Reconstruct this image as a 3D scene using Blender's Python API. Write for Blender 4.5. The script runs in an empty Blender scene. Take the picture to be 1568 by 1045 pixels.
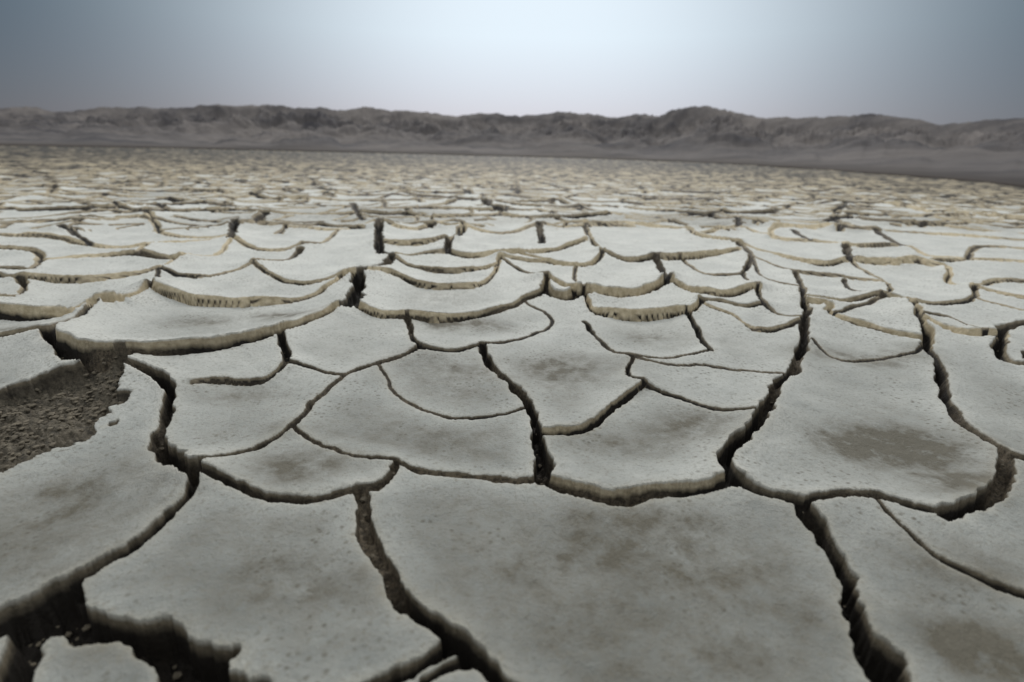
import bpy, math, numpy as np
from mathutils import Matrix
rng = np.random.RandomState(7)

# ------------------------------------------------------------------ camera
H=0.45; FP=800.0; W0,H0=1568.0,1045.0
pitch=math.atan(288/FP); rho=math.atan(0.024)
F=np.array([0,math.cos(pitch),-math.sin(pitch)])
X0=np.array([1.0,0,0]); U0=np.array([0,math.sin(pitch),math.cos(pitch)])
R=math.cos(rho)*X0+math.sin(rho)*U0
U=-math.sin(rho)*X0+math.cos(rho)*U0
cam_d=bpy.data.cameras.new("camera"); cam=bpy.data.objects.new("camera",cam_d)
bpy.context.scene.collection.objects.link(cam)
M=Matrix(((R[0],U[0],-F[0],0),(R[1],U[1],-F[1],0),(R[2],U[2],-F[2],H),(0,0,0,1)))
cam.matrix_world=M
cam_d.sensor_width=36; cam_d.lens=FP/W0*36; cam_d.clip_start=0.02; cam_d.clip_end=6000
cam_d.dof.use_dof=True; cam_d.dof.focus_distance=1.0; cam_d.dof.aperture_fstop=3.0
bpy.context.scene.camera=cam

def ray(px,py):
    return R*(px-W0/2)/FP+U*(H0/2-py)/FP+F
def g(px,py):                      # image pixel -> position on the level mud flat
    d=ray(px,py); t=H/max(-d[2],0.004); return (d[0]*t,d[1]*t)

# ------------------------------------------------------------------ noise
tabs=[rng.rand(256,256).astype(np.float32) for _ in range(6)]
def vn(x,y,s=0):
    T=tabs[s%6]; xf=np.floor(x); yf=np.floor(y)
    xi=xf.astype(np.int64)&255; yi=yf.astype(np.int64)&255
    fx=(x-xf); fy=(y-yf); fx=fx*fx*fx*(fx*(fx*6-15)+10); fy=fy*fy*fy*(fy*(fy*6-15)+10)
    x1=(xi+1)&255; y1=(yi+1)&255
    a=T[xi,yi]*(1-fx)+T[x1,yi]*fx; b=T[xi,y1]*(1-fx)+T[x1,y1]*fx
    return (a*(1-fy)+b*fy)*2-1
def fbm(x,y,o=4,s=0):
    r=0;a=1.0;t=0
    for i in range(o):
        r=r+a*vn(x*2**i+17.3*i,y*2**i+5.1*i,s+i); t+=a; a*=.5
    return r/t

# ------------------------------------------------------------------ polar sheet
dense=np.radians(np.arange(-64,64.01,0.09))
coarse=np.radians(np.arange(65,296,1.0))
az=np.concatenate([dense,coarse]); NA=len(az)
rs=[0.16]
while rs[-1]<140: rs.append(rs[-1]+0.0029*rs[-1]+0.00125*rs[-1]**2*(1 if rs[-1]<20 else 1+(rs[-1]-20)/20))
while rs[-1]<2600: rs.append(rs[-1]*1.25)
rs=np.array(rs); NR=len(rs)
A_,R_=np.meshgrid(az,rs)
x=(np.sin(A_)*R_).ravel(); y=(np.cos(A_)*R_).ravel(); rr=R_.ravel()
sp=(0.0029*rr+0.00125*rr**2); sp=np.maximum(sp,rr*0.0015)
print("verts",len(x))

# warp so that the cracks wander
amp=0.007; hf=.0028*np.clip(.9/rr,.15,1)
xw=x+amp*fbm(x*16,y*16,3,0)+hf*fbm(x*90,y*90,3,3)
yw=y+amp*fbm(x*16+9,y*16+4,3,1)+hf*fbm(x*90+3,y*90+8,3,4)
wm=1+0.8*fbm(x*24,y*24,4,2)

# ------------------------------------------------------------------ cracks traced in image pixels
C=[]
def c(p,w0,w1=None,A=1.0,b=0.25,d=None,cw=None):
    C.append((p,w0,w0 if w1 is None else w1,A,b,d,cw))
c([(160,566),(192,573),(228,580),(260,602),(256,640),(242,680),(257,706),(296,738)],1.6,2.4,1.6,0)
c([(296,738),(290,765),(262,790),(215,830),(150,877),(92,915)],1.2,1.6,.8)
c([(92,915),(50,940),(-20,975),(-120,1010)],3.2,6,.8)
c([(92,915),(105,948),(150,968),(215,970),(262,992),(300,1022),(350,1060),(400,1100)],3.2,4.2,.8)
c([(55,950),(35,1000),(0,1080)],3,3,.5)
c([(296,738),(345,748),(420,765),(480,767),(548,758)],1.0,.9,.7)
c([(548,758),(580,748),(607,715)],1.5,1.1,.8)
c([(607,715),(660,724),(740,733),(832,742)],.6,1.0,.8,.3)
c([(548,758),(560,815),(592,880),(618,920),(660,955),(697,985),(740,1020),(800,1070)],1.7,2.0,.9,0)
c([(697,985),(660,1012),(610,1038),(540,1065)],1.6,1.8,.8)
c([(697,985),(720,1015),(690,1022),(650,1050)],1.2,1,.3)
c([(296,738),(345,712),(400,685),(450,653),(492,608),(530,580),(580,562),(645,546)],.8,.55,.8)
c([(450,653),(490,680),(540,697),(607,715)],.45,.45,.5)
c([(645,546),(700,544),(735,534)],.8,.9,1)
c([(735,532),(752,562),(790,598),(812,632),(825,668),(832,710),(832,742)],1.2,2.3,1.2,0)
c([(580,562),(610,605),(660,630),(710,640),(760,637),(808,628)],.28,.33,.4)
c([(825,668),(870,665),(912,650),(950,620),(985,602)],1.2,.6,1.1,.75)
c([(985,602),(1040,615),(1095,630),(1152,638)],.35,.32,.5)
c([(985,602),(962,585),(968,557)],.7,.5,.6)
c([(968,557),(935,540),(908,515),(895,496)],.5,.8,.8)
c([(968,557),(1020,562),(1080,565),(1140,572),(1195,580)],.2,.2,.3)
c([(1235,485),(1227,530),(1216,568),(1190,592),(1172,630),(1152,665),(1125,690),(1110,715),(1118,752)],1.5,1.9,1.4,0)
c([(832,742),(880,755),(950,765),(1000,758),(1060,757),(1118,752)],1.7,1.3,1.0,.6)
c([(1118,752),(1160,765),(1225,782)],1.5,1.3,.8)
c([(1225,782),(1280,768),(1340,775),(1400,790),(1440,803)],.9,.8,.6)
c([(1440,803),(1490,785),(1530,755),(1537,718),(1500,685),(1465,645),(1445,605),(1436,562),(1415,540)],1.7,1.5,1.2,0.1)
c([(1532,712),(1570,720),(1660,735)],1.6,1.8,.7)
c([(1225,782),(1262,830),(1292,880),(1312,930),(1332,980),(1380,1070)],1.9,3.8,.8,0)
c([(1335,776),(1390,825),(1440,862),(1500,890),(1568,915),(1700,960)],.45,.8,.6)
c([(1568,550),(1600,600),(1650,640)],1,1,.6)
c([(622,492),(632,520),(645,546)],1.3,.9,1)
c([(430,523),(440,550),(440,568)],1.2,.8,1,0)
c([(440,568),(480,572),(530,580)],.35,.35,.6)
c([(440,568),(410,587),(370,591),(325,592),(300,598)],.7,.15,.9,.6)
c([(80,538),(105,552),(150,562),(200,562),(260,556),(330,546),(400,531),(430,523),(480,502),(515,485),(537,480)],1.4,1.4,2.6,.75)
c([(-60,535),(0,531),(60,530),(80,538),(108,562),(160,566)],.8,2.4,1.5,.3)
c([(-130,672),(0,642),(60,622),(120,594),(180,568)],56,6,.8,0,3.0)
c([(0,692),(15,678),(25,662)],.5,.5,.2)
c([(602,402),(582,420),(552,433),(546,460),(537,480)],2.2,4.8,2.6,0)
c([(537,480),(570,488),(622,492),(665,495),(715,489),(765,478),(802,465),(838,455)],1.0,1.0,2.3,.8)
c([(838,440),(838,455),(865,464),(895,461)],1.5,5.5,1.5,.7)
c([(735,534),(790,523),(838,503),(838,485),(805,466)],.4,.4,.8)
c([(895,461),(905,482),(950,492),(1000,494),(1052,490),(1070,474)],.8,.9,2,.8)
c([(1052,490),(1068,520),(1086,547)],1.3,.8,1,0)
c([(1086,547),(1030,552),(968,557)],.25,.25,.3)
c([(838,440),(870,455),(895,461),(940,461),(980,455),(1022,442)],.8,3.2,2.4,.8)
c([(1003,400),(1015,425),(1022,442)],1.8,1.6,1.6,0)
c([(1022,442),(1060,457),(1105,462),(1158,454)],1.3,1.4,2.2,.8)
c([(1158,454),(1168,475),(1205,495),(1235,500)],.9,.9,.8,.5)
c([(1070,474),(1100,470),(1140,476),(1168,475)],1.2,.9,1,.5)
c([(1070,474),(1120,490),(1150,512),(1190,512),(1235,500)],.5,.8,1.2,.6)
c([(560,432),(600,428),(640,440),(700,443),(745,437),(766,405)],.5,.8,1.6,.8)
c([(766,405),(820,432),(838,440)],.5,.8,1.2,.4)
c([(602,402),(650,418),(710,420),(755,415),(766,405)],1.,.7,1.6,.7)
c([(580,345),(580,375),(586,394),(602,402)],2.8,3.0,2.4,0)
c([(235,456),(290,468),(360,471),(430,467),(480,456),(530,435),(552,433)],.6,1.0,2.6,.85)
c([(-80,480),(0,492),(60,495),(110,491),(152,476),(190,472),(235,456)],1.4,1.8,2.5,.8)
c([(152,480),(120,505),(80,538)],1.4,1.4,1.5,.2)
c([(-40,420),(0,428),(34,435),(42,447),(35,463),(0,472),(-60,478)],1.2,1.2,1.8,.5)
c([(34,435),(110,438),(180,431),(245,420),(275,406)],.7,.9,2.4,.8)
c([(245,420),(240,440),(235,456)],.3,.4,.8)
c([(245,420),(300,433),(345,425),(390,412)],.4,.5,1.3,.6)
c([(-60,412),(0,416),(50,416),(62,402),(55,388),(0,385),(-60,380)],1.5,1.5,1.8,.5)
c([(62,402),(130,396),(215,396),(275,406)],.6,2.4,1.8,.8)
c([(275,406),(330,395),(354,374)],1.0,.8,1.8,.7)
c([(390,412),(430,434),(480,441),(530,435)],.4,.6,1.3,.6)
c([(390,412),(440,400),(462,384)],.6,2.0,1.2,.5)
c([(215,396),(225,382),(290,372),(354,366)],1.2,.8,1.6,.6)
c([(225,326),(240,348),(257,361),(354,366)],1.4,.8,1.6,.6)
c([(362,340),(354,370)],2.6,2.6,1.8,0)
c([(354,370),(390,383),(430,386),(462,380)],1.2,1.0,2.0,.8)
c([(462,380),(495,374),(517,353)],.8,.8,1.5,.5)
c([(540,312),(552,338),(580,345)],1.8,1.4,2,0)
c([(440,350),(517,353),(580,347)],.6,.6,1.6,.6)
c([(580,347),(640,352),(695,340),(710,350),(688,375)],.8,3,2.0,.6)
c([(582,378),(640,380),(688,375)],.8,.8,2,.8)
c([(602,402),(650,392),(684,391)],.8,.8,1.5,.6)
c([(688,375),(684,391)],3,2,1.5,0)
c([(684,391),(740,399),(800,396),(850,386),(895,375)],1.4,1.4,2.6,.8)
c([(825,348),(830,374)],2.4,2,2,0)
c([(710,350),(770,358),(825,350),(895,350)],.8,.8,2,.7)
c([(895,345),(905,374),(922,393),(908,408),(880,414),(840,410),(800,398)],1.4,1.5,2,.5)
c([(922,393),(960,403),(1003,403),(1060,402),(1130,388)],2,1.4,2.6,.8)
c([(895,350),(960,346),(1050,352),(1060,364),(1130,378)],.8,2,2.2,.7)
c([(766,405),(840,410)],.5,.8,1.6,.5)
c([(880,414),(880,440),(895,461)],.5,.5,1.0,.5)
c([(1130,378),(1150,400),(1136,432),(1158,454)],1.6,.7,1.5,.3)
c([(1040,402),(1080,425),(1136,432)],.6,.6,1.2,.5)
c([(1130,378),(1200,397),(1260,407),(1300,404),(1400,410)],1.4,1.2,2.2,.8)
c([(1295,382),(1300,404)],2,2,1.5,0)
c([(1150,400),(1190,415),(1215,425),(1228,450),(1225,470),(1235,488)],.7,1.4,1.3,.4)
c([(1215,425),(1290,430),(1360,440),(1352,465)],.5,.7,1.4,.5)
c([(1235,475),(1265,480),(1272,493),(1340,512),(1418,532)],1.4,1.6,2,.7)
c([(1225,470),(1270,474),(1340,465),(1395,475),(1402,497),(1418,520),(1418,540)],1.5,1.8,1.6,.5)
c([(1402,497),(1460,520),(1532,530)],1.2,1.2,1.8,.7)
c([(1600,495),(1535,510),(1530,540),(1547,562),(1640,572)],1.6,1.8,1.4,.3)
c([(1400,410),(1450,416),(1450,434),(1490,446),(1600,470)],1,1.1,1.6,.6)
c([(1395,475),(1450,472),(1490,460),(1490,446)],.8,.8,1.5,.5)
c([(1490,460),(1600,488)],.6,.6,1.5,.5)
c([(1300,404),(1340,425),(1360,440)],.6,.6,1.2,.5)
c([(1400,410),(1480,398),(1600,402)],.8,.8,1.6,.6)
c([(1240,528),(1290,556),(1370,552),(1418,540)],.2,.25,.4)
c([(1290,432),(1300,450),(1352,465)],.4,.4,.9)
c([(1060,364),(1130,352),(1180,366),(1240,372),(1295,382)],.8,1.0,2.0,.7)
c([(1130,336),(1130,352)],1.5,1.5,1.4,0)
c([(1295,382),(1380,378),(1420,392),(1480,398)],.9,.9,1.8,.7)
c([(1215,354),(1240,372)],1,1,1.3,0)
c([(1340,356),(1380,378)],1,1,1.3,0)
c([(1180,366),(1190,350),(1290,352),(1400,356),(1600,368)],.7,.9,1.8,.7)
c([(1480,398),(1500,378),(1600,382)],.8,.8,1.4,.5)
c([(0,361),(70,366),(140,380),(225,382)],.8,.9,1.8,.7)
c([(95,350),(140,380)],1,1,1.3,0)
c([(1150,400),(1165,430),(1228,450)],.4,.4,1,.4)
c([(1272,493),(1310,480),(1352,465)],.4,.4,1,.4)
c([(1540,540),(1490,520),(1450,495),(1402,497)],.35,.35,1,.3)
c([(1490,446),(1530,432),(1600,436)],.7,.7,1.4,.6)
c([(1370,312),(1430,324),(1500,327),(1580,338),(1700,350)],16,26,3.5,.3,12)

def smooth(p):
    p=np.array(p,float)
    if len(p)<3: 
        return np.array([p[0]*(1-t)+p[1]*t for t in np.linspace(0,1,4)])
    q=np.vstack([2*p[0]-p[1],p,2*p[-1]-p[-2]]); out=[]
    for i in range(1,len(q)-2):
        for t in np.linspace(0,1,4,endpoint=False):
            a,b,cc,d=q[i-1],q[i],q[i+1],q[i+2]
            out.append(.5*((2*b)+(-a+cc)*t+(2*a-5*b+4*cc-d)*t*t+(-a+3*b-3*cc+d)*t**3))
    out.append(p[-1]); return np.array(out)

N=len(x)
inside=np.full(N,-1.0)      # >0 inside a crack (metres)
depth=np.zeros(N); curl=np.zeros(N); lipa=np.zeros(N); gap=np.zeros(N)
lipn=np.clip(1.0+.9*fbm(x*3.3,y*3.3,2,5),.3,1.3)
fill=np.clip(.12+1.5*fbm(x*6,y*6,3,1),0,1)          # how much loose dirt has fallen in
for (p,w0,w1,A,b,dd,cw) in C:
    P=np.array([g(*q) for q in smooth(p)])
    seg=np.linalg.norm(np.diff(P,axis=0),axis=1); L=np.concatenate([[0],np.cumsum(seg)])/seg.sum()
    RAD=0.42+w0*.006
    sel=np.nonzero((xw>P[:,0].min()-RAD)&(xw<P[:,0].max()+RAD)&(yw>P[:,1].min()-RAD)&(yw<P[:,1].max()+RAD))[0]
    if len(sel)==0: continue
    px,py=xw[sel],yw[sel]
    D=np.full(len(sel),9.0); S=np.zeros(len(sel)); T=np.zeros(len(sel))
    for i in range(len(P)-1):
        a=P[i]; v=P[i+1]-a; l2=(v**2).sum()+1e-12
        t=np.clip(((px-a[0])*v[0]+(py-a[1])*v[1])/l2,0,1)
        dx=px-(a[0]+t*v[0]); dy=py-(a[1]+t*v[1]); d=np.sqrt(dx*dx+dy*dy)
        m=d<D
        D[m]=d[m]; T[m]=(L[i]+t*(L[i+1]-L[i]))[m]
        S[m]=(dy/np.maximum(d,1e-5))[m]
    w=(w0+(w1-w0)*T)*0.01*(wm[sel] if not dd else 1+.3*(wm[sel]-1))
    ins=w/2-D
    dep=(dd*0.01 if dd else np.clip((2.2-1.2*fill[sel])*w,0.005,0.055))
    m=ins>inside[sel]
    ii=sel[m]; inside[ii]=ins[m]
    depth[ii]=(dep if np.isscalar(dep) else dep[m])
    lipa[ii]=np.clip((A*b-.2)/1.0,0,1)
    gap[ii]=1.0 if (dd and dd<5) else 0.0
    cwid=cw or (0.035+0.012*A)
    far=np.clip(S,-1,1)
    e=np.exp(-np.maximum(-ins,0)/cwid)*np.clip((RAD-D)/0.1,0,1)
    curl[sel]+=A*0.01*(1+b*far)*e
near_mod=np.clip(1.0+1.1*fbm(x*2.6,y*2.6,3,4),.25,1.7)
curl*=near_mod

# ------------------------------------------------------------------ polygonal cracking elsewhere
qx,qy,qz=x,y,-H*np.ones(N)
zc=qx*F[0]+qy*F[1]+qz*F[2]
uu=(qx*R[0]+qy*R[1]+qz*R[2])/np.maximum(zc,.01)*FP+W0/2
vv=H0/2-(qx*U[0]+qy*U[1]+qz*U[2])/np.maximum(zc,.01)*FP
yb=350+10*vn(x*3,y*3,2)
traced=np.clip((vv-yb)/6,0,1)*np.clip((uu+60)/25,0,1)*np.clip((1640-uu)/25,0,1)*(zc>0.02)
traced*=np.clip((1110-vv)/30,0,1)
del qx,qy,qz,uu,vv
def voro(x,y,cell,seed):
    T1,T2=tabs[seed%6],tabs[(seed+1)%6]
    cx=np.floor(x/cell).astype(np.int64); cy=np.floor(y/cell).astype(np.int64)
    best=np.full(len(x),1e9); bx=np.zeros(len(x)); by=np.zeros(len(x))
    for i in range(-1,2):
        for j in range(-1,2):
            a=(cx+i); b=(cy+j)
            sx=(a+.5+.9*(T1[a&255,b&255]-.5))*cell; sy=(b+.5+.9*(T2[a&255,b&255]-.5))*cell
            d=(sx-x)**2+(sy-y)**2; m=d<best
            best[m]=d[m]; bx[m]=sx[m]; by[m]=sy[m]
    return bx,by,cx,cy,T1,T2
sel=np.nonzero((traced<1)&(rr<200))[0]
X,Y=xw[sel]+.07*fbm(x[sel]*2.2,y[sel]*2.2,3,1),yw[sel]+.07*fbm(x[sel]*2.2+7,y[sel]*2.2,3,3)
fade=1-traced[sel]
for (cell,seed,wd,A,lip,thr) in ((.62,0,.026,.030,.7,0.0),(.31,2,.008,.007,.5,0.55)):
    bx,by,cx,cy,T1,T2=voro(X,Y,cell,seed)
    dm=np.full(len(X),9.0); cs=np.zeros(len(X)); wdm=np.full(len(X),wd)
    for i in range(-2,3):
        for j in range(-2,3):
            if abs(i)==2 and abs(j)==2: continue
            a=(cx+i); b=(cy+j)
            sx=(a+.5+.9*(T1[a&255,b&255]-.5))*cell; sy=(b+.5+.9*(T2[a&255,b&255]-.5))*cell
            vx=sx-bx; vy=sy-by; l=np.sqrt(vx*vx+vy*vy)
            ok=l>1e-6; l=np.maximum(l,1e-6)
            d=((bx+sx)/2-X)*vx/l+((by+sy)/2-Y)*vy/l
            h=np.modf(np.abs(np.sin((bx+sx)*37.1/cell+(by+sy)*91.7/cell))*733.1)[0]
            keep=ok&(h>thr) 
            d=np.where(keep,d,9.0)
            m=d<dm; dm[m]=d[m]; wdm[m]=(wd*(.2+2.4*h**3))[m]
            cs+=np.where(keep,A*(.2+1.3*h*h)*(1-lip*vy/l)*np.exp(-np.maximum(d,0)/.075),0)
    ins=wdm*wm[sel]/2-dm
    ins=np.where(fade>.5,ins,-1)
    m=ins>inside[sel]; inside[sel[m]]=ins[m]; depth[sel[m]]=np.clip(2.4*wdm[m],.006,.05); lipa[sel[m]]=.5; gap[sel[m]]=0
    curl[sel]+=cs*fade*near_mod[sel]
lipa*=lipn
t=np.clip(inside/np.maximum(sp*1.3,.0016)+.5,0,1)       # 0 plate .. 1 crack floor
curl=0.066*np.tanh(curl/0.066)
far_f=np.clip((rr-2.5)/6,0,1)
base=0.010*fbm(x*1.3,y*1.3,3,4)+0.035*far_f*fbm(x*.12,y*.12,2,5)+.012*far_f*fbm(x*.6,y*.9,2,1)
micro=0.0013*fbm(x*60,y*60,4,1)+0.0030*fbm(x*14,y*14,2,2)
floor_rough=0.010*fbm(x*45,y*45,3,3)+0.006*fbm(x*160,y*160,2,5)
z=base+curl+micro-t*(depth+0.4*curl)+t*floor_rough*np.clip(depth/.03,0,1)
z-=0.0035*np.exp(-np.maximum(-inside,0)/.004)*(1-t)
z+=gap*t*(.012*fbm(x*22,y*22,4,1)+.005*fbm(x*90,y*90,3,2))
z[rr>150]=0
z*=np.clip((220-rr)/120,0,1)

# ------------------------------------------------------------------ stains (dried silt) and painted corner vignetting
stain_vignette=np.zeros(N)
for (sx,sy,ax,ay,s) in [(120,770,120,70,1.2),(60,850,90,70,1.2),(430,660,40,18,.6),(515,655,40,16,1.1),(440,900,130,60,1.1),(900,880,190,90,1.25),(1090,930,170,80,1.2),  # second blob paints lens vignetting at the lower left
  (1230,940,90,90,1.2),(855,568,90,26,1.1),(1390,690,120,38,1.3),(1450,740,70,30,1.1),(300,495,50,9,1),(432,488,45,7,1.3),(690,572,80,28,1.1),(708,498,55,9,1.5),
  (460,715,80,32,1),(1060,655,90,24,.9),(960,680,90,20,.7),(1320,550,90,14,.9),(20,515,50,8,1.2),(380,610,70,14,.6),(930,800,240,30,.8),(1000,520,60,12,.6),(1480,870,90,40,1.1),  # last blob paints lens vignetting at the lower right
  (160,1000,80,35,1.3),(1500,990,90,60,1.2)]:  # bottom-corner blobs put vignette darkness into the mud colour
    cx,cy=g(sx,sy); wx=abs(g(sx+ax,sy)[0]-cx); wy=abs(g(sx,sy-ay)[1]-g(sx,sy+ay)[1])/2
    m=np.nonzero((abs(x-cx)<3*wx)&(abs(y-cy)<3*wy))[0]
    stain_vignette[m]=np.maximum(stain_vignette[m],s*np.exp(-((x[m]-cx)/wx)**2*.7-((y[m]-cy)/wy)**2*.7))
stain_vignette*=np.clip(.95+.9*fbm(x*9,y*9,4,5),.2,1.4)
centre_=np.clip(1-curl/.018,0,1)*np.clip(-inside/.05,0,1)
stain_vignette=np.maximum(stain_vignette,centre_*(.4+.7*fbm(x*4,y*4,3,2))*np.clip(1.5-rr/1.6,0.1,1))
stain_vignette=np.maximum(stain_vignette,np.clip((1-traced)*(1.2*fbm(x*1.1,y*.8,4,3)+.0),0,1))

# ------------------------------------------------------------------ mesh
co=np.stack([x,y,z],1).astype(np.float32)
i0=(np.arange(NR-1)[:,None]*NA+np.arange(NA)[None,:]); nxt=(np.arange(NA)+1)%NA
i1=(np.arange(NR-1)[:,None]*NA+nxt[None,:])
quads=np.stack([i0+NA,i1+NA,i1,i0],-1).reshape(-1,4)
me=bpy.data.meshes.new("cracked_mud_ground")
centre=len(co); co=np.vstack([co,[[0,0,0]]]).astype(np.float32)
tri=np.stack([np.full(NA,centre),np.arange(NA),nxt],1)[:,[0,2,1]]
me.vertices.add(len(co)); me.vertices.foreach_set("co",co.ravel())
nl=quads.size+tri.size
me.loops.add(nl); me.loops.foreach_set("vertex_index",np.concatenate([quads.ravel(),tri.ravel()]).astype(np.int32))
npoly=len(quads)+len(tri)
me.polygons.add(npoly)
ls=np.concatenate([np.arange(len(quads))*4,quads.size+np.arange(len(tri))*3]).astype(np.int32)
me.polygons.foreach_set("loop_start",ls)
me.update(calc_edges=True)
me.polygons.foreach_set("use_smooth",np.ones(npoly,bool))
def attr(name,v):
    a=me.attributes.new(name,'FLOAT','POINT'); a.data.foreach_set("value",np.append(v,0).astype(np.float32))
attr("deep",t); attr("stain_vignette",stain_vignette); attr("gap",gap*t); attr("lip",lipa); attr("rim",np.exp(-np.maximum(-inside,0)/.006)*np.clip(2-rr/3,0,1))
attr("crest_highlight",np.clip(curl/.035,0,1)); attr("fill",fill)
ground=bpy.data.objects.new("cracked_mud_ground",me); bpy.context.scene.collection.objects.link(ground)
me.update()

# ------------------------------------------------------------------ materials
class NT:
    def __init__(s,name):
        s.m=bpy.data.materials.new(name); s.m.use_nodes=True; s.t=s.m.node_tree; s.b=s.t.nodes["Principled BSDF"]
    def n(s,ty,**k):
        nd=s.t.nodes.new(ty)
        for a,v in k.items(): setattr(nd,a,v)
        return nd
    def l(s,a,b): s.t.links.new(a,b)
    def noise(s,sc,det=5,rough=.6,vec=None,dist=0):
        nd=s.n("ShaderNodeTexNoise"); nd.inputs["Scale"].default_value=sc; nd.inputs["Detail"].default_value=det
        nd.inputs["Roughness"].default_value=rough; nd.inputs["Distortion"].default_value=dist
        if vec: s.l(vec,nd.inputs["Vector"])
        return nd.outputs["Fac"]
    def ramp(s,fac,stops):
        r=s.n("ShaderNodeMapRange"); 
        r.inputs["From Min"].default_value=stops[0]; r.inputs["From Max"].default_value=stops[1]
        r.inputs["To Min"].default_value=stops[2]; r.inputs["To Max"].default_value=stops[3]
        s.l(fac,r.inputs["Value"]); return r.outputs["Result"]
    def mix(s,f,a,b,mode='MIX'):
        m=s.n("ShaderNodeMix",data_type='RGBA',blend_type=mode)
        for v,k in ((f,0),(a,6),(b,7)):
            if isinstance(v,(int,float)): m.inputs[k].default_value=v
            elif isinstance(v,tuple): m.inputs[k].default_value=(*v,1)
            else: s.l(v,m.inputs[k])
        return m.outputs[2]
    def math(s,op,a,b=0.0):
        m=s.n("ShaderNodeMath",operation=op)
        for v,k in ((a,0),(b,1)):
            if isinstance(v,(int,float)): m.inputs[k].default_value=v
            else: s.l(v,m.inputs[k])
        return m.outputs[0]
    def attr(s,n): 
        a=s.n("ShaderNodeAttribute"); a.attribute_name=n; return a.outputs["Fac"]

g_=NT("dried_mud"); tc=g_.n("ShaderNodeTexCoord").outputs["Object"]
sep=g_.n("ShaderNodeSeparateXYZ"); g_.l(tc,sep.inputs[0])
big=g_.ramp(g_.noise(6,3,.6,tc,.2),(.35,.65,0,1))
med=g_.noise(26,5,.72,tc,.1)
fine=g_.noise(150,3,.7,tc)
near_falloff=g_.mix(big,(.18,.193,.182),(.30,.315,.298))
far_clay=g_.mix(big,(.57,.58,.55),(.70,.705,.665))
clay=g_.mix(g_.ramp(sep.outputs["Y"],(.3,1.9,0,1)),near_falloff,far_clay)  # lens and view falloff on the near ground put into the clay colour
clay=g_.mix(g_.ramp(med,(.38,.72,0,.45)),clay,(.56,.57,.535))
clay=g_.mix(g_.math('MULTIPLY',g_.attr("crest_highlight"),.5),clay,(.70,.695,.645))  # lit highlight along curled crests painted into the clay
st=g_.math('MULTIPLY',g_.attr("stain_vignette"),g_.ramp(med,(.30,.66,.3,1.3)))
clay=g_.mix(g_.math('MINIMUM',g_.math('MULTIPLY',st,.85),.9),clay,(.105,.092,.064))  # silt film plus the painted corner vignetting
clay=g_.mix(g_.ramp(fine,(.52,.70,0,.5)),clay,(.19,.175,.135))
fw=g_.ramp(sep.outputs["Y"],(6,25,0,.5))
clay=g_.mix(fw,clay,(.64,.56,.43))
vor=g_.n("ShaderNodeTexVoronoi"); vor.inputs["Scale"].default_value=85; g_.l(tc,vor.inputs["Vector"])
pmask=g_.ramp(g_.noise(7,2,.5,tc),(.48,.60,0,1))
pits=g_.math('MULTIPLY',g_.ramp(vor.outputs["Distance"],(.10,.34,1,0)),pmask)
clay=g_.mix(g_.math('MULTIPLY',pits,.65),clay,(.11,.098,.07))
clay=g_.mix(g_.math('MULTIPLY',g_.attr("rim"),.4),clay,(.56,.51,.40))
deep=g_.attr("deep"); lip=g_.attr("lip")
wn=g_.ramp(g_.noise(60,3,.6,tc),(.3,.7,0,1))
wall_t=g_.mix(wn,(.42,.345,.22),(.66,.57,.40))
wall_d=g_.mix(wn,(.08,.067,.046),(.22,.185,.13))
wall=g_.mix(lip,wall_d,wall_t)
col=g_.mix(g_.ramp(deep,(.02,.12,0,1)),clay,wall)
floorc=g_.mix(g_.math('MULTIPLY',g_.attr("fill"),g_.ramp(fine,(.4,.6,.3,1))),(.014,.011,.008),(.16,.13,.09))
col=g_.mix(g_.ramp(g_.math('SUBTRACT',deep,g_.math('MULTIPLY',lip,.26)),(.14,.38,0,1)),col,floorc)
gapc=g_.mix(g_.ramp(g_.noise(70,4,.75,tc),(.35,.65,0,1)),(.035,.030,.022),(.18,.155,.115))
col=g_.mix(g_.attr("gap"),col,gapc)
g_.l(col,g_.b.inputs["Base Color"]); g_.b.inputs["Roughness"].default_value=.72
g_.b.inputs["Specular IOR Level"].default_value=.3
bump=g_.n("ShaderNodeBump"); bump.inputs["Strength"].default_value=1.0; bump.inputs["Distance"].default_value=.004
bn=g_.noise(190,4,.75,tc)
g_.l(bn,bump.inputs["Height"]); g_.l(bump.outputs[0],g_.b.inputs["Normal"])
me.materials.append(g_.m)

# ------------------------------------------------------------------ hills
sil=[(-700,150),(-300,160),(0,168),(40,166),(80,172),(130,172),(150,166),(250,168),(330,163),(420,164),(480,166),(520,170),(560,165),(590,170),(640,173),(700,179),(740,175),(800,179),(870,172),(900,175),(930,182),(960,179),(985,175),(1010,180),(1030,169),(1080,164),(1110,168),(1140,178),(1170,182),(1200,178),(1230,182),(1290,178),(1350,176),(1400,185),(1440,191),(1500,187),(1568,183),(1800,176),(2200,180)]
foot=[(-700,222),(0,223),(300,228),(600,235),(900,243),(1100,251),(1300,264),(1450,275),(1568,287),(1800,310),(2200,340)]
sa,se=[],[]
for p in sil:
    d=ray(*p); sa.append(math.atan2(d[0],d[1])); se.append(d[2]/math.hypot(d[0],d[1]))
fa,fr=[],[]
for p in foot:
    q=g(*p); fa.append(math.atan2(q[0],q[1])); fr.append(min(math.hypot(*q),110))
haz=np.radians(np.concatenate([np.arange(-75,75,.10),np.arange(75,285,1.5)])); NH=len(haz)
hr=np.concatenate([[0],np.linspace(0.001,1.25,230)]); NHR=len(hr)
E=np.interp(haz,sa,se,left=se[0],right=se[-1])+.0022*fbm(haz*55,haz*0,3,2)+.002; FR=np.interp(haz,fa,fr,left=fr[0],right=fr[-1])
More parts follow.
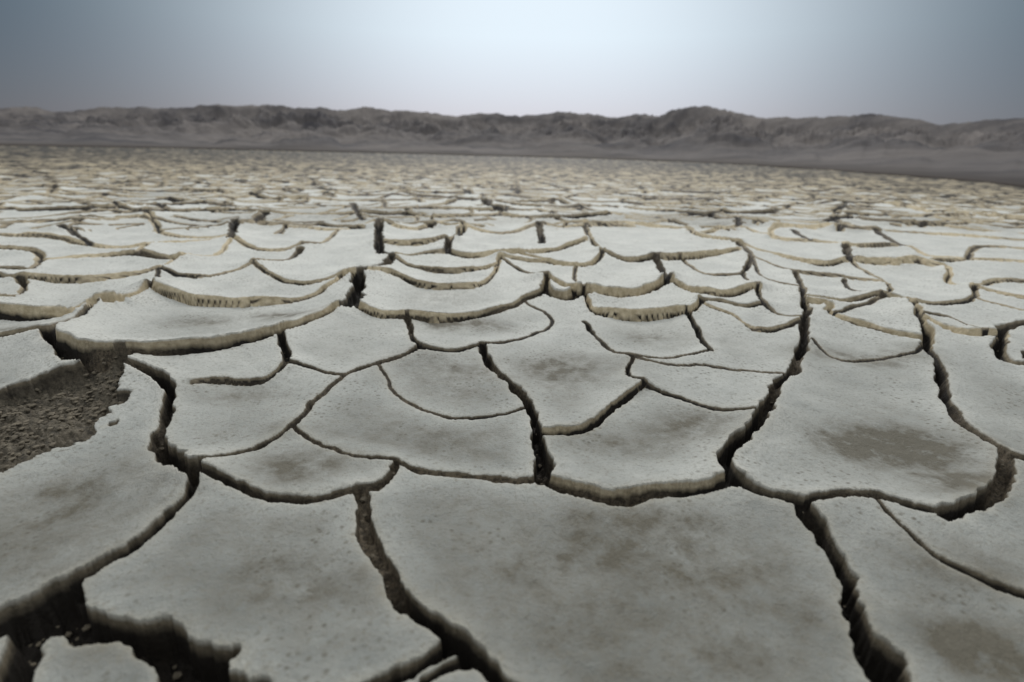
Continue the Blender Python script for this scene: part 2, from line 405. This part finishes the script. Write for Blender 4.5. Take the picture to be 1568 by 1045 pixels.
Rr=(np.interp(haz,[-.9,.1,.5,.9],[400,420,300,170]))*(1+.12*vn(haz*4,haz*0+2,1))
G,Hn=np.meshgrid(haz,hr); Em=np.broadcast_to(E,G.shape); FRm=np.broadcast_to(FR,G.shape); RRm=np.broadcast_to(Rr,G.shape)
rad=FRm*np.power(RRm/FRm,Hn)
lx=np.sin(G)*rad; ly=np.cos(G)*rad
tr=rad/RRm; pp=Hn
def ridge(c0,wf,wb,frac):          # c0: position between foot (0) and main ridge (1)
    d=pp-c0
    return frac*np.exp(-np.where(d<0,(np.abs(d)/wf)**1.6,(d/wb)**2))
n1=fbm(G*11+3,G*0+.5,5,1); n2=fbm(G*17+8,G*0+1.5,5,2); n3=fbm(G*8+1,G*0+3.5,5,3)
ang=ridge(1.0,.13,.3,1.0)
ang=np.maximum(ang,ridge(.84+.05*n3,.12,.06,np.clip(.80+.3*n1,.4,.95)))
ang=np.maximum(ang,ridge(.66+.06*n1,.14,.06,np.clip(.60+.45*n2,.2,.85)))
ang=np.maximum(ang,ridge(.48+.05*n2,.15,.06,np.clip(.42+.5*n3,.1,.7)))
ang=np.maximum(ang,ridge(.30+.03*n3,.14,.06,np.clip(.22+.4*n1,.03,.45)))
gul=np.abs(fbm(lx*.045,ly*.045,5,2)); gul2=np.abs(fbm(lx*.14+4,ly*.14,4,3))
damp=1-np.exp(-((pp-1)/.04)**2)*.9
relief=(1-1.0*np.clip(gul,0,.35)*damp-.5*np.clip(gul2,0,.35)*damp)
hz=ang*Em*rad*relief
hz=hz*np.clip(pp/.12,0,1)+np.minimum((rad-FRm)*.006,.25)
hz[0,:]=-.4
hz+=.05*fbm(lx*.9,ly*.9,3,1)*np.clip(pp*6,0,1)+.45*np.clip(tr,0,1)
hm=bpy.data.meshes.new("desert_hills")
hc=np.stack([lx,ly,hz],-1).reshape(-1,3).astype(np.float32)
i0=(np.arange(NHR-1)[:,None]*NH+np.arange(NH)[None,:]); nx2=(np.arange(NH)+1)%NH; i1=(np.arange(NHR-1)[:,None]*NH+nx2[None,:])
q=np.stack([i0+NH,i1+NH,i1,i0],-1).reshape(-1,4)
hm.vertices.add(len(hc)); hm.vertices.foreach_set("co",hc.ravel())
hm.loops.add(q.size); hm.loops.foreach_set("vertex_index",q.ravel().astype(np.int32))
hm.polygons.add(len(q)); hm.polygons.foreach_set("loop_start",(np.arange(len(q))*4).astype(np.int32))
hm.update(calc_edges=True); hm.polygons.foreach_set("use_smooth",np.ones(len(q),bool))
ga=hm.attributes.new("gully",'FLOAT','POINT'); ga.data.foreach_set("value",np.clip(gul*2.2+gul2*1.2,0,1).ravel().astype(np.float32))
fa_=hm.attributes.new("foot",'FLOAT','POINT'); fa_.data.foreach_set("value",np.clip(1-pp/.2,0,1).ravel().astype(np.float32))
hills=bpy.data.objects.new("desert_hills",hm); bpy.context.scene.collection.objects.link(hills)
h_=NT("hill_rock_hazed"); tc=h_.n("ShaderNodeTexCoord").outputs["Object"]
a1=h_.ramp(h_.noise(.018,6,.65,tc,.5),(.40,.60,0,1)); a2=h_.ramp(h_.noise(.07,6,.7,tc),(.42,.62,0,1))
cc=h_.mix(a1,(.060,.058,.066),(.19,.172,.165)); cc=h_.mix(h_.math('MULTIPLY',a2,.6),cc,(.042,.041,.048))  # distance haze painted in by greying the rock tones
cc=h_.mix(h_.math('MULTIPLY',h_.attr("gully"),.40),cc,(.20,.178,.163))
cc=h_.mix(h_.math('MULTIPLY',h_.attr("foot"),.8),cc,(.058,.047,.039))
h_.l(cc,h_.b.inputs["Base Color"]); h_.b.inputs["Roughness"].default_value=.95; h_.b.inputs["Specular IOR Level"].default_value=.1
hm.materials.append(h_.m)

# ------------------------------------------------------------------ crumbs of mud
import bmesh
bm=bmesh.new(); bmesh.ops.create_icosphere(bm,subdivisions=1,radius=1); bv=np.array([v.co[:] for v in bm.verts]); bf=[[v.index for v in f.verts] for f in bm.faces]; bm.free()
def near_i(px,py):
    r=math.hypot(px,py); a=math.atan2(px,py)
    i=min(np.searchsorted(rs,r),NR-1); j=min(np.searchsorted(dense,a),len(dense)-1); return i*NA+j
V=[];Fc=[];cn=0
def crumb(px,py,s,sink=.2,gaponly=False):
    global cn
    k=near_i(px,py)
    if gaponly and gap[k]*t[k]<.5: return
    v=bv*(1+.5*(rng.rand(len(bv),1)-.5))*np.array([s*(.7+.7*rng.rand()),s*(.7+.7*rng.rand()),s*(.5+.4*rng.rand())])
    v=v+np.array([px,py,z[k]+s*sink]); V.append(v); Fc.extend([[i+cn for i in f] for f in bf]); cn+=len(v)
for k in range(2200):
    u=rng.rand(); qx=-60+250*u; qy=642-(qx)*.37+rng.randn()*28
    px,py=g(qx,qy); crumb(px,py,.001+.005*rng.rand()**4,gaponly=True)
for (p,w0,w1,A,b,dd,cw) in C:
    if w0<.8 or dd: continue
    S=smooth(p)
    for k in range(26):
        i=rng.randint(len(S)-1); q=S[i]+(S[i+1]-S[i])*rng.rand(); px,py=g(*q)
        if math.hypot(px,py)<.2 or abs(math.atan2(px,py))>1.1 or py>1.8: continue
        o=w0*.003; px+=rng.randn()*o; py+=rng.randn()*o
        if t[near_i(px,py)]>.9: crumb(px,py,.001+.004*rng.rand()**2)
cm=bpy.data.meshes.new("mud_crumbs"); cm.from_pydata(np.vstack(V).tolist(),[],Fc); cm.update()
co_=bpy.data.objects.new("mud_crumbs",cm); bpy.context.scene.collection.objects.link(co_)
k_=NT("crumb_mud"); k_.l(k_.mix(k_.noise(90,3,.6,k_.n("ShaderNodeTexCoord").outputs["Object"]),(.05,.042,.03),(.24,.205,.15)),k_.b.inputs["Base Color"]); k_.b.inputs["Roughness"].default_value=.9
cm.materials.append(k_.m)

# ------------------------------------------------------------------ sky
sc=bpy.context.scene
w=bpy.data.worlds.new("World"); sc.world=w; w.use_nodes=True; nt=w.node_tree; nt.nodes.clear()
def N_(t,**k):
    n=nt.nodes.new(t)
    for a,v in k.items(): setattr(n,a,v)
    return n
out=N_("ShaderNodeOutputWorld"); b1=N_("ShaderNodeBackground"); b2=N_("ShaderNodeBackground"); add=N_("ShaderNodeAddShader")
sky=N_("ShaderNodeTexSky",sky_type='NISHITA'); sky.sun_disc=False; sky.sun_elevation=math.radians(38); sky.sun_rotation=0
b1.inputs["Strength"].default_value=.008
nt.links.new(sky.outputs[0],b1.inputs[0])
tcw=N_("ShaderNodeTexCoord"); sepw=N_("ShaderNodeSeparateXYZ"); nt.links.new(tcw.outputs["Generated"],sepw.inputs[0])
def m(op,a,b=0.0,cl=False):
    n=N_("ShaderNodeMath",operation=op,use_clamp=cl)
    for v,k in ((a,0),(b,1)):
        if isinstance(v,(int,float)): n.inputs[k].default_value=v
        else: nt.links.new(v,n.inputs[k])
    return n.outputs[0]
dx,dy,dz=sepw.outputs
azm=m('ARCTAN2',dx,dy)
gl=m('EXPONENT',m('MULTIPLY',m('POWER',m('ABSOLUTE',m('DIVIDE',m('SUBTRACT',azm,.03),.53)),2.5),-1.0))
up=m('MULTIPLY',m('SUBTRACT',dz,.28),1/.3,True)         # brighter overhead
def mixc(f,a,b):
    n=N_("ShaderNodeMix",data_type='RGBA')
    for v,k in ((f,0),(a,6),(b,7)):
        if isinstance(v,tuple): n.inputs[k].default_value=(*v,1)
        else: nt.links.new(v,n.inputs[k])
    return n.outputs[2]
low=m('POWER',m('MULTIPLY',m('SUBTRACT',dz,.03),1/.15,True),.8)
ch=mixc(low,(.52,.49,.57),(.72,.82,.90))
cl=mixc(low,(.062,.070,.10),(.012,.034,.056))
cs_=mixc(gl,cl,ch)
cs_=mixc(up,cs_,(.82,.84,.84))
nt.links.new(cs_,b2.inputs[0]); b2.inputs[1].default_value=1.0
nt.links.new(b1.outputs[0],add.inputs[0]); nt.links.new(b2.outputs[0],add.inputs[1]); nt.links.new(add.outputs[0],out.inputs[0])

sun=bpy.data.lights.new("sun",'SUN'); sun.energy=1.3; sun.angle=math.radians(20); sun.color=(1,.97,.92)
so=bpy.data.objects.new("sun",sun); sc.collection.objects.link(so)
so.rotation_euler=(math.radians(-(90-38)),0,0)     # light arrives from ahead of the camera
sc.view_settings.view_transform='Standard'; sc.view_settings.look='None'; sc.view_settings.exposure=0
